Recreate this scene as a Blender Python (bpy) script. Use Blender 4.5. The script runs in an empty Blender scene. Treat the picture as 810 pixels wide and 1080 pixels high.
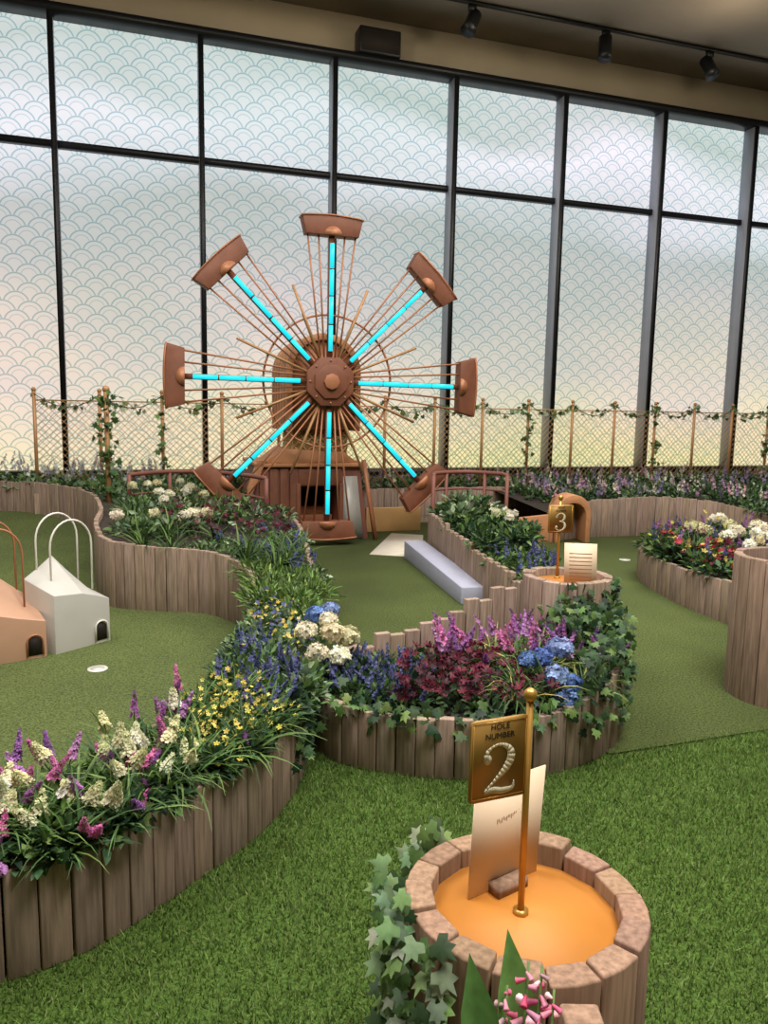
import bpy, math, random
import numpy as np
from mathutils import Vector, Matrix
rng=np.random.default_rng(11); random.seed(5)
scene=bpy.context.scene
try: scene.view_settings.view_transform='Standard'
except Exception: pass

def S(r,g,b):
    o=[]
    for c in (r,g,b):
        c/=255.0
        o.append(c/12.92 if c<=.04045 else ((c+.055)/1.055)**2.4)
    return tuple(o)

# ------------------------------------------------------------ materials
def newmat(name):
    m=bpy.data.materials.new(name); m.use_nodes=True
    nt=m.node_tree; nt.nodes.clear()
    out=nt.nodes.new('ShaderNodeOutputMaterial')
    return m,nt,out
def mat(name,col,rough=.5,metal=0,var=.12,scale=20,bump=0,emit=None,es=0,spec=.5):
    m,nt,out=newmat(name)
    p=nt.nodes.new('ShaderNodeBsdfPrincipled')
    tc=nt.nodes.new('ShaderNodeTexCoord'); n=nt.nodes.new('ShaderNodeTexNoise')
    n.inputs['Scale'].default_value=scale; n.inputs['Detail'].default_value=4
    nt.links.new(tc.outputs['Object'],n.inputs['Vector'])
    r=nt.nodes.new('ShaderNodeValToRGB')
    r.color_ramp.elements[0].position=.3; r.color_ramp.elements[1].position=.7
    r.color_ramp.elements[0].color=tuple(c*(1-var) for c in col)+(1,)
    r.color_ramp.elements[1].color=tuple(min(1,c*(1+var)) for c in col)+(1,)
    nt.links.new(n.outputs['Fac'],r.inputs['Fac']); nt.links.new(r.outputs['Color'],p.inputs['Base Color'])
    p.inputs['Roughness'].default_value=rough; p.inputs['Metallic'].default_value=metal
    p.inputs['Specular IOR Level'].default_value=spec
    if bump:
        b=nt.nodes.new('ShaderNodeBump'); b.inputs['Strength'].default_value=bump; b.inputs['Distance'].default_value=.01
        nt.links.new(n.outputs['Fac'],b.inputs['Height']); nt.links.new(b.outputs['Normal'],p.inputs['Normal'])
    if emit:
        p.inputs['Emission Color'].default_value=tuple(emit)+(1,); p.inputs['Emission Strength'].default_value=es
    nt.links.new(p.outputs[0],out.inputs[0])
    return m
def attrmat(name,rough=.6,wood=False,metal=0):
    m,nt,out=newmat(name)
    p=nt.nodes.new('ShaderNodeBsdfPrincipled'); p.inputs['Roughness'].default_value=rough
    p.inputs['Specular IOR Level'].default_value=.3; p.inputs['Metallic'].default_value=metal
    a=nt.nodes.new('ShaderNodeAttribute'); a.attribute_name='Col'
    tc=nt.nodes.new('ShaderNodeTexCoord'); mp=nt.nodes.new('ShaderNodeMapping')
    n=nt.nodes.new('ShaderNodeTexNoise'); n.inputs['Detail'].default_value=6
    mp.inputs['Scale'].default_value=(55,55,4) if wood else (30,30,30)
    n.inputs['Scale'].default_value=1.3
    nt.links.new(tc.outputs['Object'],mp.inputs['Vector']); nt.links.new(mp.outputs[0],n.inputs['Vector'])
    r=nt.nodes.new('ShaderNodeValToRGB'); lo,hi=(.64,1.18) if wood else (.8,1.15)
    r.color_ramp.elements[0].position=.32; r.color_ramp.elements[1].position=.7
    r.color_ramp.elements[0].color=(lo,lo*.97,lo*.94,1); r.color_ramp.elements[1].color=(hi,hi,hi,1)
    mx=nt.nodes.new('ShaderNodeMix'); mx.data_type='RGBA'; mx.blend_type='MULTIPLY'; mx.inputs[0].default_value=1
    nt.links.new(n.outputs['Fac'],r.inputs['Fac']); nt.links.new(a.outputs['Color'],mx.inputs[6]); nt.links.new(r.outputs['Color'],mx.inputs[7])
    nt.links.new(mx.outputs[2],p.inputs['Base Color'])
    if wood:
        b=nt.nodes.new('ShaderNodeBump'); b.inputs['Strength'].default_value=.4; b.inputs['Distance'].default_value=.003
        nt.links.new(n.outputs['Fac'],b.inputs['Height']); nt.links.new(b.outputs['Normal'],p.inputs['Normal'])
        nt.links.new(p.outputs[0],out.inputs[0])
    else:
        t=nt.nodes.new('ShaderNodeBsdfTranslucent'); ms=nt.nodes.new('ShaderNodeMixShader'); ms.inputs[0].default_value=.25
        nt.links.new(mx.outputs[2],t.inputs['Color']); nt.links.new(p.outputs[0],ms.inputs[1]); nt.links.new(t.outputs[0],ms.inputs[2])
        nt.links.new(ms.outputs[0],out.inputs[0])
    return m
def turf(name,c1,c2,scale,bump):
    m,nt,out=newmat(name)
    p=nt.nodes.new('ShaderNodeBsdfPrincipled'); p.inputs['Roughness'].default_value=.9; p.inputs['Specular IOR Level'].default_value=.1
    tc=nt.nodes.new('ShaderNodeTexCoord')
    n=nt.nodes.new('ShaderNodeTexNoise'); n.inputs['Scale'].default_value=scale; n.inputs['Detail'].default_value=5; n.inputs['Roughness'].default_value=.75
    n2=nt.nodes.new('ShaderNodeTexNoise'); n2.inputs['Scale'].default_value=1.3; n2.inputs['Detail'].default_value=3
    nt.links.new(tc.outputs['Object'],n.inputs['Vector']); nt.links.new(tc.outputs['Object'],n2.inputs['Vector'])
    r=nt.nodes.new('ShaderNodeValToRGB'); r.color_ramp.elements[0].position=.36; r.color_ramp.elements[1].position=.64
    r.color_ramp.elements[0].color=c1+(1,); r.color_ramp.elements[1].color=c2+(1,)
    r2=nt.nodes.new('ShaderNodeValToRGB'); r2.color_ramp.elements[0].position=.3; r2.color_ramp.elements[1].position=.7
    r2.color_ramp.elements[0].color=(.85,.85,.85,1); r2.color_ramp.elements[1].color=(1.1,1.09,1.0,1)
    mx=nt.nodes.new('ShaderNodeMix'); mx.data_type='RGBA'; mx.blend_type='MULTIPLY'; mx.inputs[0].default_value=1
    nt.links.new(n.outputs['Fac'],r.inputs['Fac']); nt.links.new(n2.outputs['Fac'],r2.inputs['Fac'])
    nt.links.new(r.outputs['Color'],mx.inputs[6]); nt.links.new(r2.outputs['Color'],mx.inputs[7]); nt.links.new(mx.outputs[2],p.inputs['Base Color'])
    b=nt.nodes.new('ShaderNodeBump'); b.inputs['Strength'].default_value=bump; b.inputs['Distance'].default_value=.01
    nt.links.new(n.outputs['Fac'],b.inputs['Height']); nt.links.new(b.outputs['Normal'],p.inputs['Normal'])
    nt.links.new(p.outputs[0],out.inputs[0]); return m

M_foliage=attrmat('foliage',.55)
M_wood=attrmat('weathered_wood',.8,True)
M_turf=turf('long_turf',S(44,62,26),S(96,124,58),90,.8)
M_green=turf('putting_turf',S(46,60,34),S(110,121,74),85,.7)
M_soil=mat('soil',S(46,38,30),.95,0,.4,30,.8)
M_black=mat('black_metal',S(22,24,28),.45,.2,.1)
M_fin=mat('grey_aluminium',S(150,154,166),.55,.1,.06,3)
M_copper=mat('brushed_copper',S(170,112,78),.5,.15,.12,8)
M_rib=mat('tan_copper_slats',S(196,138,96),.55,.05,.12,8)
M_dcopper=mat('dark_copper',S(122,74,52),.6,.05,.15,8)
M_redbrown=mat('red_brown_paint',S(128,80,68),.6,.05,.1,6)
M_gold=mat('brass',S(196,150,76),.36,.6,.08,10)
M_post=mat('bronze_post_paint',S(176,132,88),.5,.2,.08,10)
M_plate=mat('bronze_plate',S(152,116,56),.45,.3,.1,12)
M_orange=mat('mustard_top',S(188,122,46),.6,.0,.05,5)
M_tan=mat('tan_panel',S(190,150,98),.5,.1,.08,6)
M_lattice=mat('lattice_gold',S(214,190,132),.45,.2,.06,6)
M_plaster=mat('ceiling_plaster',S(146,134,118),.9,0,.06,1.2)
M_wallp=mat('wall_plaster',S(172,160,138),.9,0,.06,1.2)
M_white=mat('white_paint',S(225,222,215),.5,0,.03,6)
M_pale=mat('pale_stone',S(205,196,180),.7,0,.06,10)
M_lav=mat('lavender_paint',S(166,168,188),.6,0,.05,6)
M_silver=mat('silver_white_panel',S(190,188,182),.45,.1,.04,5)
M_pink=mat('pink_copper_panel',S(190,150,124),.45,.15,.06,5)
M_card=mat('cream_card',S(226,202,174),.7,0,.02,6)
M_ink=mat('ink',S(150,90,60),.7,0,.02)
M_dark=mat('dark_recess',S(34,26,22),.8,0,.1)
M_numeral=mat('numeral_cream',S(206,196,168),.45,.2,.02)
M_led=mat('cyan_led',S(20,190,205),.4,0,.01,5,0,S(30,206,228),1.0)

# window film : scallop pattern on frosted daylight glass
def film():
    m,nt,out=newmat('scallop_frosted_film')
    N=nt.nodes; Lk=nt.links
    def math_(op,a,b=None,c=None):
        n=N.new('ShaderNodeMath'); n.operation=op
        for i,v in enumerate((a,b,c)):
            if v is None: continue
            if isinstance(v,(int,float)): n.inputs[i].default_value=v
            else: Lk.new(v,n.inputs[i])
        return n.outputs[0]
    uv=N.new('ShaderNodeUVMap'); uv.uv_map='UVMap'
    sp=N.new('ShaderNodeSeparateXYZ'); Lk.new(uv.outputs[0],sp.inputs[0])
    R=.18; H=.72
    U=math_('DIVIDE',sp.outputs[0],R); t=math_('DIVIDE',sp.outputs[1],R*H)
    k=math_('FLOOR',t); fr=math_('SUBTRACT',t,k)
    par=math_('FLOORED_MODULO',k,2)
    du2=math_('WRAP',math_('SUBTRACT',U,par),1,-1)
    du1=math_('WRAP',math_('SUBTRACT',math_('SUBTRACT',U,par),1),1,-1)
    dv2=math_('MULTIPLY',fr,H); dv1=math_('ADD',dv2,H)
    def dist(a,b): return math_('SQRT',math_('ADD',math_('MULTIPLY',a,a),math_('MULTIPLY',b,b)))
    d1=dist(du1,dv1); d2=dist(du2,dv2)
    in1=math_('LESS_THAN',d1,1.0)
    d=math_('ADD',math_('MULTIPLY',d1,in1),math_('MULTIPLY',d2,math_('SUBTRACT',1,in1)))
    def ring(r,w): return math_('LESS_THAN',math_('ABSOLUTE',math_('SUBTRACT',d,r)),w)
    line=math_('MAXIMUM',ring(.93,.055),math_('MULTIPLY',ring(.60,.04),.6))
    # blurred daylight colour seen through the film
    mp=N.new('ShaderNodeMapping'); Lk.new(uv.outputs[0],mp.inputs[0]); mp.inputs['Scale'].default_value=(.16,.42,1)
    nz=N.new('ShaderNodeTexNoise'); nz.inputs['Scale'].default_value=1.1; nz.inputs['Detail'].default_value=2; Lk.new(mp.outputs[0],nz.inputs['Vector'])
    vv=math_('ADD',math_('DIVIDE',sp.outputs[1],7.0),math_('MULTIPLY',math_('SUBTRACT',nz.outputs['Fac'],.5),.5))
    r=N.new('ShaderNodeValToRGB'); cr=r.color_ramp
    cr.elements[0].position=.08; cr.elements[0].color=S(255,240,184)+(1,)
    cr.elements[1].position=1.0; cr.elements[1].color=S(220,226,226)+(1,)
    for pos,c in ((.20,S(252,234,202)),(.33,S(236,220,210)),(.48,S(214,208,206)),(.62,S(198,202,200)),(.74,S(230,232,238)),(.84,S(248,246,254)),(.93,S(208,216,214))):
        e=cr.elements.new(pos); e.color=c+(1,)
    Lk.new(vv,r.inputs['Fac'])
    mp2=N.new('ShaderNodeMapping'); Lk.new(uv.outputs[0],mp2.inputs[0]); mp2.inputs['Scale'].default_value=(.12,.2,1); mp2.inputs['Location'].default_value=(3.1,1.7,0)
    n2=N.new('ShaderNodeTexNoise'); n2.inputs['Scale'].default_value=1.6; n2.inputs['Detail'].default_value=1; Lk.new(mp2.outputs[0],n2.inputs['Vector'])
    r2=N.new('ShaderNodeValToRGB'); r2.color_ramp.elements[0].position=.35; r2.color_ramp.elements[1].position=.65
    r2.color_ramp.elements[0].color=(.82,.89,.84,1); r2.color_ramp.elements[1].color=(1.04,.99,1.0,1)
    Lk.new(n2.outputs['Fac'],r2.inputs['Fac'])
    mx=N.new('ShaderNodeMix'); mx.data_type='RGBA'; mx.blend_type='MULTIPLY'; mx.inputs[0].default_value=1
    Lk.new(r.outputs['Color'],mx.inputs[6]); Lk.new(r2.outputs['Color'],mx.inputs[7])
    m2=N.new('ShaderNodeMix'); m2.data_type='RGBA'; m2.blend_type='MULTIPLY'
    Lk.new(line,m2.inputs[0]); Lk.new(mx.outputs[2],m2.inputs[6]); m2.inputs[7].default_value=(.52,.69,.74,1)
    em=N.new('ShaderNodeEmission'); em.inputs['Strength'].default_value=1.04
    Lk.new(m2.outputs[2],em.inputs['Color']); Lk.new(em.outputs[0],out.inputs[0])
    return m
M_film=film()

# ------------------------------------------------------------ mesh builder
class MB:
    def __init__(s): s.V=[];s.C=[];s.L=[];s.Z=[];s.n=0
    def raw(s,v,loops,sizes,c):
        v=np.asarray(v,float).reshape(-1,3); c=np.asarray(c,float)
        if c.ndim==1: c=np.tile(c,(len(v),1))
        s.V.append(v); s.C.append(c); s.L.append(np.asarray(loops,int)+s.n); s.Z.append(np.asarray(sizes,int)); s.n+=len(v)
    def poly(s,v,faces,c=(1,1,1)):
        s.raw(v,[i for f in faces for i in f],[len(f) for f in faces],c)
    def inst(s,T,P,R,Sc,C):
        tv,tl,ts=T; m=len(P)
        if m==0: return
        Sc=np.asarray(Sc,float)
        if Sc.ndim==1: Sc=Sc[:,None]
        loc=tv[None]*Sc[:,None,:]
        v=P[:,None,:]+np.einsum('mij,mnj->mni',R,loc)
        nv=len(tv)
        loops=(tl[None]+(np.arange(m)*nv)[:,None]).ravel()
        s.raw(v.reshape(-1,3),loops,np.tile(ts,m),np.repeat(C,nv,axis=0))
    def box(s,c,size,ax=(1,0,0),ay=(0,1,0),az=(0,0,1),col=(1,1,1),top=1.0):
        c=np.array(c,float);ax,ay,az=[np.array(a,float) for a in (ax,ay,az)]
        h=np.array(size)/2; v=[]
        for z in (-1,1):
            k=top if z>0 else 1
            for x,y in ((-1,-1),(1,-1),(1,1),(-1,1)): v.append(c+ax*x*h[0]*k+ay*y*h[1]*k+az*z*h[2])
        s.poly(v,[(3,2,1,0),(4,5,6,7),(0,1,5,4),(1,2,6,5),(2,3,7,6),(3,0,4,7)],col)
    def extrude(s,poly,o,ax,ay,az,d,col=(1,1,1)):
        o,ax,ay,az=[np.array(a,float) for a in (o,ax,ay,az)]; n=len(poly)
        a=[o+ax*p[0]+ay*p[1] for p in poly]; b=[q+az*d for q in a]
        f=[tuple(range(n)),tuple(range(2*n-1,n-1,-1))]+[(i,i+n,(i+1)%n+n,(i+1)%n) for i in range(n)]
        s.poly(a+b,f,col)
    def tube(s,pts,r,n=6,col=(1,1,1),closed=False):
        pts=[np.array(p,float) for p in pts]; m=len(pts); V=[];prev=None
        for i,p in enumerate(pts):
            if closed: t=pts[(i+1)%m]-pts[i-1]
            else: t=pts[min(i+1,m-1)]-pts[max(i-1,0)]
            t/=np.linalg.norm(t)+1e-9
            if prev is None:
                a=np.array([0,0,1.]) if abs(t[2])<.9 else np.array([1.,0,0])
                x=np.cross(t,a)
            else: x=prev-t*np.dot(prev,t)
            x/=np.linalg.norm(x)+1e-9; y=np.cross(t,x); prev=x
            rr=r[i] if hasattr(r,'__len__') else r
            for k in range(n):
                w=2*math.pi*k/n; V.append(p+rr*(x*math.cos(w)+y*math.sin(w)))
        F=[]
        for i in range(m if closed else m-1):
            j=(i+1)%m
            for k in range(n): F.append((i*n+k,i*n+(k+1)%n,j*n+(k+1)%n,j*n+k))
        if not closed: F+= [tuple(range(n-1,-1,-1)),tuple((m-1)*n+k for k in range(n))]
        s.poly(V,F,col)
    def sphere(s,c,r,col=(1,1,1),n=12):
        V=[];F=[];c=np.array(c,float)
        for i in range(n//2+1):
            ph=math.pi*i/(n//2)
            for k in range(n):
                th=2*math.pi*k/n; V.append(c+r*np.array([math.sin(ph)*math.cos(th),math.sin(ph)*math.sin(th),math.cos(ph)]))
        for i in range(n//2):
            for k in range(n): F.append((i*n+k,(i+1)*n+k,(i+1)*n+(k+1)%n,i*n+(k+1)%n))
        s.poly(V,F,col)
    def build(s,name,material,smooth=False,bevel=0):
        V=np.concatenate(s.V);C=np.concatenate(s.C);L=np.concatenate(s.L);Z=np.concatenate(s.Z)
        me=bpy.data.meshes.new(name)
        me.vertices.add(len(V)); me.vertices.foreach_set('co',V.astype(np.float32).ravel())
        me.loops.add(len(L)); me.loops.foreach_set('vertex_index',L.astype(np.int32))
        me.polygons.add(len(Z)); st=np.concatenate([[0],np.cumsum(Z)[:-1]]).astype(np.int32)
        me.polygons.foreach_set('loop_start',st)
        if smooth: me.polygons.foreach_set('use_smooth',np.ones(len(Z),bool))
        me.update(calc_edges=True)
        ca=me.color_attributes.new('Col','FLOAT_COLOR','POINT')
        ca.data.foreach_set('color',np.hstack([C,np.ones((len(C),1))]).astype(np.float32).ravel())
        me.materials.append(material)
        o=bpy.data.objects.new(name,me); scene.collection.objects.link(o)
        if bevel:
            b=o.modifiers.new('bev','BEVEL'); b.width=bevel; b.segments=2; b.limit_method='ANGLE'
        return o
def group(name,parts,loc=(0,0,0)):
    e=bpy.data.objects.new(name,None); scene.collection.objects.link(e); e.empty_display_size=.1; e.location=loc
    for p in parts:
        p.parent=e; p.matrix_parent_inverse=Matrix.Translation(-Vector(loc))
    return e

# ------------------------------------------------------------ plant kit
def T(verts,faces): return (np.array(verts,float),np.array([i for f in faces for i in f]),np.array([len(f) for f in faces]))
def leafT(w):
    return T([(0,0,0),(w/2,.35,.06),(w*.36,.7,.03),(0,1,-.08),(-w*.36,.7,.03),(-w/2,.35,.06),(0,.5,-.02)],
             [(0,1,6),(1,2,6),(2,3,6),(3,4,6),(4,5,6),(5,0,6)])
LEAF=leafT(.5); NLEAF=leafT(.2); WLEAF=leafT(.72)
iv=[(0,0),(.3,-.12),(.52,.14),(.3,.32),(.42,.62),(.14,.6),(0,1)]
iv=iv+[(-x,y) for x,y in iv[-2:0:-1]]
IVY=T([(x,y,-.12*abs(x)-.06*y*y) for x,y in iv]+[(0,.3,.04)],[(i,(i+1)%len(iv),len(iv)) for i in range(len(iv))])
def bladeT(w=.03,bend=.5):
    v=[];f=[]
    for i in range(5):
        t=i/4; y=math.sin(t*1.15)/math.sin(1.15)*(1-.1*t); z=-bend*t*t; ww=w*(1-t*.92)
        v+=[(-ww,y,z),(ww,y,z)]
        if i: a=2*i; f.append((a-2,a-1,a+1,a))
    return T(v,f)
BLADE=bladeT()
def flowerT(n,pw=.5,cup=.25):
    v=[(0,0,0)];f=[]
    for k in range(n):
        a=2*math.pi*k/n
        for (r,s,z) in ((.55,-pw*.5,cup*.6),(.95,-pw*.3,cup),(.95,pw*.3,cup),(.55,pw*.5,cup*.6)):
            x=r*math.cos(a)-s*math.sin(a); y=r*math.sin(a)+s*math.cos(a); v.append((x,z,y))
        b=1+4*k; f.append((0,b,b+1,b+2,b+3))
    return T(v,f)
FL4=flowerT(4,.75,.1); FL5=flowerT(5,.6,.25); FL6=flowerT(6,.5,.5)
def norm(a): return a/(np.linalg.norm(a,axis=-1,keepdims=True)+1e-9)
def orient(d,up=(0,0,1),jit=.5):
    d=norm(d); a=np.array(up)[None]+rng.normal(0,jit,(len(d),3)); x=norm(np.cross(d,a)); z=np.cross(x,d)
    return np.stack([x,d,z],axis=2)
def jcol(c,n,v=.18):
    c=np.array(c)
    if c.ndim==2: c=c[rng.integers(0,len(c),n)]
    else: c=np.tile(c,(n,1))
    return np.clip(c*(1+rng.normal(0,v,(n,1)))*(1+rng.normal(0,v*.3,(n,3))),0.001,1)
GREENS=[S(66,94,50),S(86,116,62),S(54,80,48),S(108,136,74)]
DGREEN=[S(44,70,48),S(58,86,56),S(70,98,66),S(36,58,42)]
SAGE=[S(130,150,122),S(108,134,106),S(150,166,138)]
def bush(mb,cen,rad,nl,L,tmpl=LEAF,col=GREENS,flat=.8):
    cen=np.asarray(cen,float).reshape(-1,3);k=len(cen); rad=np.broadcast_to(rad,(k,))
    idx=np.repeat(np.arange(k),nl); n=len(idx)
    d=norm(rng.normal(0,1,(n,3))); d[:,2]=np.abs(d[:,2])*.95-.1
    rr=rad[idx]*rng.random(n)**.4
    P=cen[idx]+d*rr[:,None]*np.array([1,1,flat])
    D=d+rng.normal(0,.45,(n,3))+np.array([0,0,.15])
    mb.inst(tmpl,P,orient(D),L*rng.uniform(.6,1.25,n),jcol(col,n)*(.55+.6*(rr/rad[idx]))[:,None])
def spikes(mb,base,h,col,nf=34,fr=.018,fs=.014,lean=.25,frac=.45,tip=None):
    base=np.asarray(base,float).reshape(-1,3);k=len(base)
    d=norm(np.array([0,0,1])+rng.normal(0,lean,(k,3))*np.array([1,1,.2])); hh=h*rng.uniform(.7,1.25,k)
    for i in range(k):
        mb.tube([base[i],base[i]+d[i]*hh[i]*.55,base[i]+d[i]*hh[i]],.0022,3,S(70,96,50))
    idx=np.repeat(np.arange(k),nf); n=len(idx); u=np.tile(np.linspace(0,1,nf),k)
    a=rng.random(n)*6.283; x=norm(np.cross(d,[0.3,1,0.1])); y=np.cross(d,x)
    rad=x[idx]*np.cos(a)[:,None]+y[idx]*np.sin(a)[:,None]
    P=base[idx]+d[idx]*(hh[idx]*((1-frac)+frac*u))[:,None]+rad*(fr*(1.05-.8*u))[:,None]*.6
    C=np.array(col); 
    cc=jcol(C if C.ndim==2 else C,k,.1)[idx]*(1+rng.normal(0,.12,(n,1)))
    if tip is not None: cc=cc*(1-u[:,None]*.6)+np.array(tip)*u[:,None]*.6
    mb.inst(FL5,P,orient(rad+d[idx]*.5,jit=1),fs*(1.15-.6*u)*rng.uniform(.8,1.2,n),np.clip(cc,0,1))
def balls(mb,cen,r,col,nf=90,fs=.014):
    cen=np.asarray(cen,float).reshape(-1,3)
    for c in cen:
        rr=r*rng.uniform(.8,1.15); d=norm(rng.normal(0,1,(nf,3))); d=d[d[:,2]>-.5]; n=len(d)
        base=jcol(col,1,.08)
        mb.sphere(c,rr*.8,tuple(base[0]*.7),8)
        mb.inst(FL4,c+d*rr*np.array([1,1,.85])*rng.uniform(.9,1.08,(n,1)),orient(d+rng.normal(0,.25,(n,3)),jit=1),fs*rng.uniform(.8,1.25,n),np.clip(base*(1+rng.normal(0,.14,(n,1))),0,1))
def tuft(mb,base,n,L,col=GREENS,spread=.6):
    base=np.asarray(base,float).reshape(-1,3); idx=np.repeat(np.arange(len(base)),n);m=len(idx)
    D=np.array([0,0,1])+rng.normal(0,spread,(m,3))*np.array([1,1,.1])
    mb.inst(BLADE,base[idx]+rng.normal(0,.012,(m,3))*np.array([1,1,0]),orient(D,jit=.2),L*rng.uniform(.6,1.2,m),jcol(col,m))
def blooms(mb,P,size,col,tm=FL5,up=1.0):
    P=np.asarray(P,float).reshape(-1,3);n=len(P)
    D=rng.normal(0,.6,(n,3))+np.array([0,-.3,up])
    mb.inst(tm,P,orient(D,jit=1),size*rng.uniform(.7,1.25,n),jcol(col,n,.15))

def cat(pts,n):
    """Catmull-Rom resample by arclength, any dimension"""
    p=np.array(pts,float); q=np.vstack([2*p[0]-p[1],p,2*p[-1]-p[-2]]); o=[]
    for i in range(1,len(q)-2):
        for t in np.linspace(0,1,16,endpoint=False):
            a,b,c,d=q[i-1:i+3]
            o.append(.5*((2*b)+(c-a)*t+(2*a-5*b+4*c-d)*t*t+(3*b-a-3*c+d)*t**3))
    o.append(p[-1]); o=np.array(o)
    sl=np.concatenate([[0],np.cumsum(np.linalg.norm(np.diff(o[:,:2],axis=0),axis=1))])
    s=np.linspace(0,sl[-1],n); return np.stack([np.interp(s,sl,o[:,k]) for k in range(o.shape[1])],1),sl[-1]
WOODC=S(160,139,124)
def palisade(name,path,bw=.085,th=.04,z0=0,col=WOODC,jit=.005,step=0):
    """path rows: x,y,top"""
    _,Ln=cat(path,50); n=max(3,int(Ln/bw)); P,_=cat(path,n+1); mb=MB()
    for i in range(n):
        a,b=P[i],P[i+1]; c=(a+b)/2; t=(b-a)[:2]; w=np.linalg.norm(t); t/=w
        h=c[2]+rng.normal(0,jit)
        if step: h=math.floor(h/step)*step+(i%2)*.015
        k=rng.uniform(.80,1.12)
        cc=np.array(col)*k*np.array([1,rng.uniform(.96,1.03),rng.uniform(.93,1.05)])
        mb.box((c[0]+rng.normal(0,.0015),c[1]+rng.normal(0,.0015),(h+z0)/2),(w*.955,th,h-z0),(t[0],t[1],0),(-t[1],t[0],0),(0,0,1),cc)
    return mb.build(name,M_wood,bevel=.004)
class Bed:
    def __init__(s,o,i): s.o=cat(o,120)[0]; s.i=cat(i,120)[0]
    def pts(s,n,t0=0,t1=1,w0=.1,w1=.9,z=None):
        t=rng.uniform(t0,t1,n)*118; k=t.astype(int); f=(t-k)[:,None]
        a=s.o[k]*(1-f)+s.o[k+1]*f; b=s.i[k]*(1-f)+s.i[k+1]*f
        w=rng.uniform(w0,w1,(n,1)); p=a*(1-w)+b*w
        if z is not None: p=p.copy(); p[:,2]=z
        return p
    def soil(s,name,dz=-.05):
        v=np.vstack([s.o,s.i]).copy(); v[:,2]+=dz; n=120; mb=MB()
        mb.poly(v,[(j,j+1,n+j+1,n+j) for j in range(n-1)]); return mb.build(name,M_soil)

# ------------------------------------------------------------ room shell
Dx=np.array([.949,.314,0.]);Nx=np.array([-.314,.949,0.]); Z=np.array([0,0,1.])
W0=np.array([0,13.,0])
def WL(s,off,z): return W0+Dx*s-Nx*off+Z*z
HT,HM,HB=6.88,5.18,.55; CEIL=7.6
pitch=1.99; s0=-1.0
ks=list(range(-5,8))
for n,k in enumerate(ks[:-1]):
    a=s0+pitch*k;b=a+pitch
    me=bpy.data.meshes.new('window')
    v=[];uvs=[]
    for (z0,z1) in ((HB,HM),(HM,HT)):
        for s_,z_ in ((a,z0),(b,z0),(b,z1),(a,z1)): v.append(tuple(WL(s_,0,z_))); uvs.append((s_,z_))
    me.from_pydata(v,[],[(0,1,2,3),(4,5,6,7)]); uvl=me.uv_layers.new(name='UVMap')
    for i,l in enumerate(me.loops): uvl.data[i].uv=uvs[l.vertex_index]
    me.materials.append(M_film); o=bpy.data.objects.new('window_%d'%(n+1),me); scene.collection.objects.link(o)
fin=MB();blk=MB()
for k in ks:
    s=s0+pitch*k
    fin.box(WL(s,.15,(HB+HT)/2),(.055,.28,HT-HB),Dx,Nx)
    blk.box(WL(s,.30,(HB+HT)/2),(.075,.03,HT-HB),Dx,Nx)
sa,sb=s0+pitch*ks[0],s0+pitch*ks[-1]
for z,h,d in ((HM,.09,.12),(HT,.10,.34),(HB,.1,.3)): blk.box(WL((sa+sb)/2,d/2,z),(sb-sa,d,h),Dx,Nx)
fin.build('trim_1',M_fin); blk.build('trim_2',M_black)
w=MB(); w.box(WL((sa+sb)/2,-.08,(HT+.05+CEIL)/2),(sb-sa+6,.16,CEIL-HT-.05),Dx,Nx)
w.box(WL((sa+sb)/2,-.08,(HB-.05)/2),(sb-sa+6,.16,HB-.05),Dx,Nx); 
w.box(WL(sa-1.5,-.08,CEIL/2),(3,.16,CEIL-.02),Dx,Nx); w.box(WL(sb+1.5,-.08,CEIL/2),(3,.16,CEIL-.02),Dx,Nx)
w.build('wall_front',M_wallp)
w=MB(); w.box((1,5,CEIL+.1),(30,30,.2)); w.build('ceiling',M_plaster)
w=MB(); w.box((-10.5,2.5,CEIL/2),(.2,15.5,CEIL)); w.build('wall_left',M_wallp)
w=MB(); w.box((13.3,6,CEIL/2),(.2,22.5,CEIL)); w.build('wall_right',M_wallp)
w=MB(); w.box((1.4,-5.2,CEIL/2),(24,.2,CEIL)); w.build('wall_back',M_wallp)
f=MB(); f.box((1,6,-.1),(30,32,.2)); f.build('floor',M_turf)

# putting greens
g=MB()
fw=[(-.42,3.55),(.9,3.5),(1.1,3.44),(2.0,3.76),(3.4,4.3),(5.5,5),(5.8,8),(5.5,11),(0,11),(-1.6,9.2),(-1,8),(-.7,6),(-.55,4.4)]
g.extrude(fw,(0,0,.002),(1,0,0),(0,1,0),(0,0,1),.010); 
g.build('putting_green',M_green)
# left sloped green
g=MB()
rows=[]
for y,x0,x1 in ((2.2,-5.5,-1.3),(2.7,-5.5,-.9),(3.3,-6,-.80),(4.2,-6,-.72),(5.2,-6,-.8),(5.9,-6,-1.2),(6.6,-6.2,-2.3),(7.5,-6.4,-2.6),(8.6,-6.6,-3.2),(9.4,-6.8,-3.9)):
    z=.014+max(0,y-5.9)/3.5*.26
    rows.append([(x0,y,z),(x1,y,z)])
v=[p for r in rows for p in r]
g.poly(v,[(2*i,2*i+1,2*i+3,2*i+2) for i in range(len(rows)-1)]); g.build('putting_green',M_green)
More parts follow.
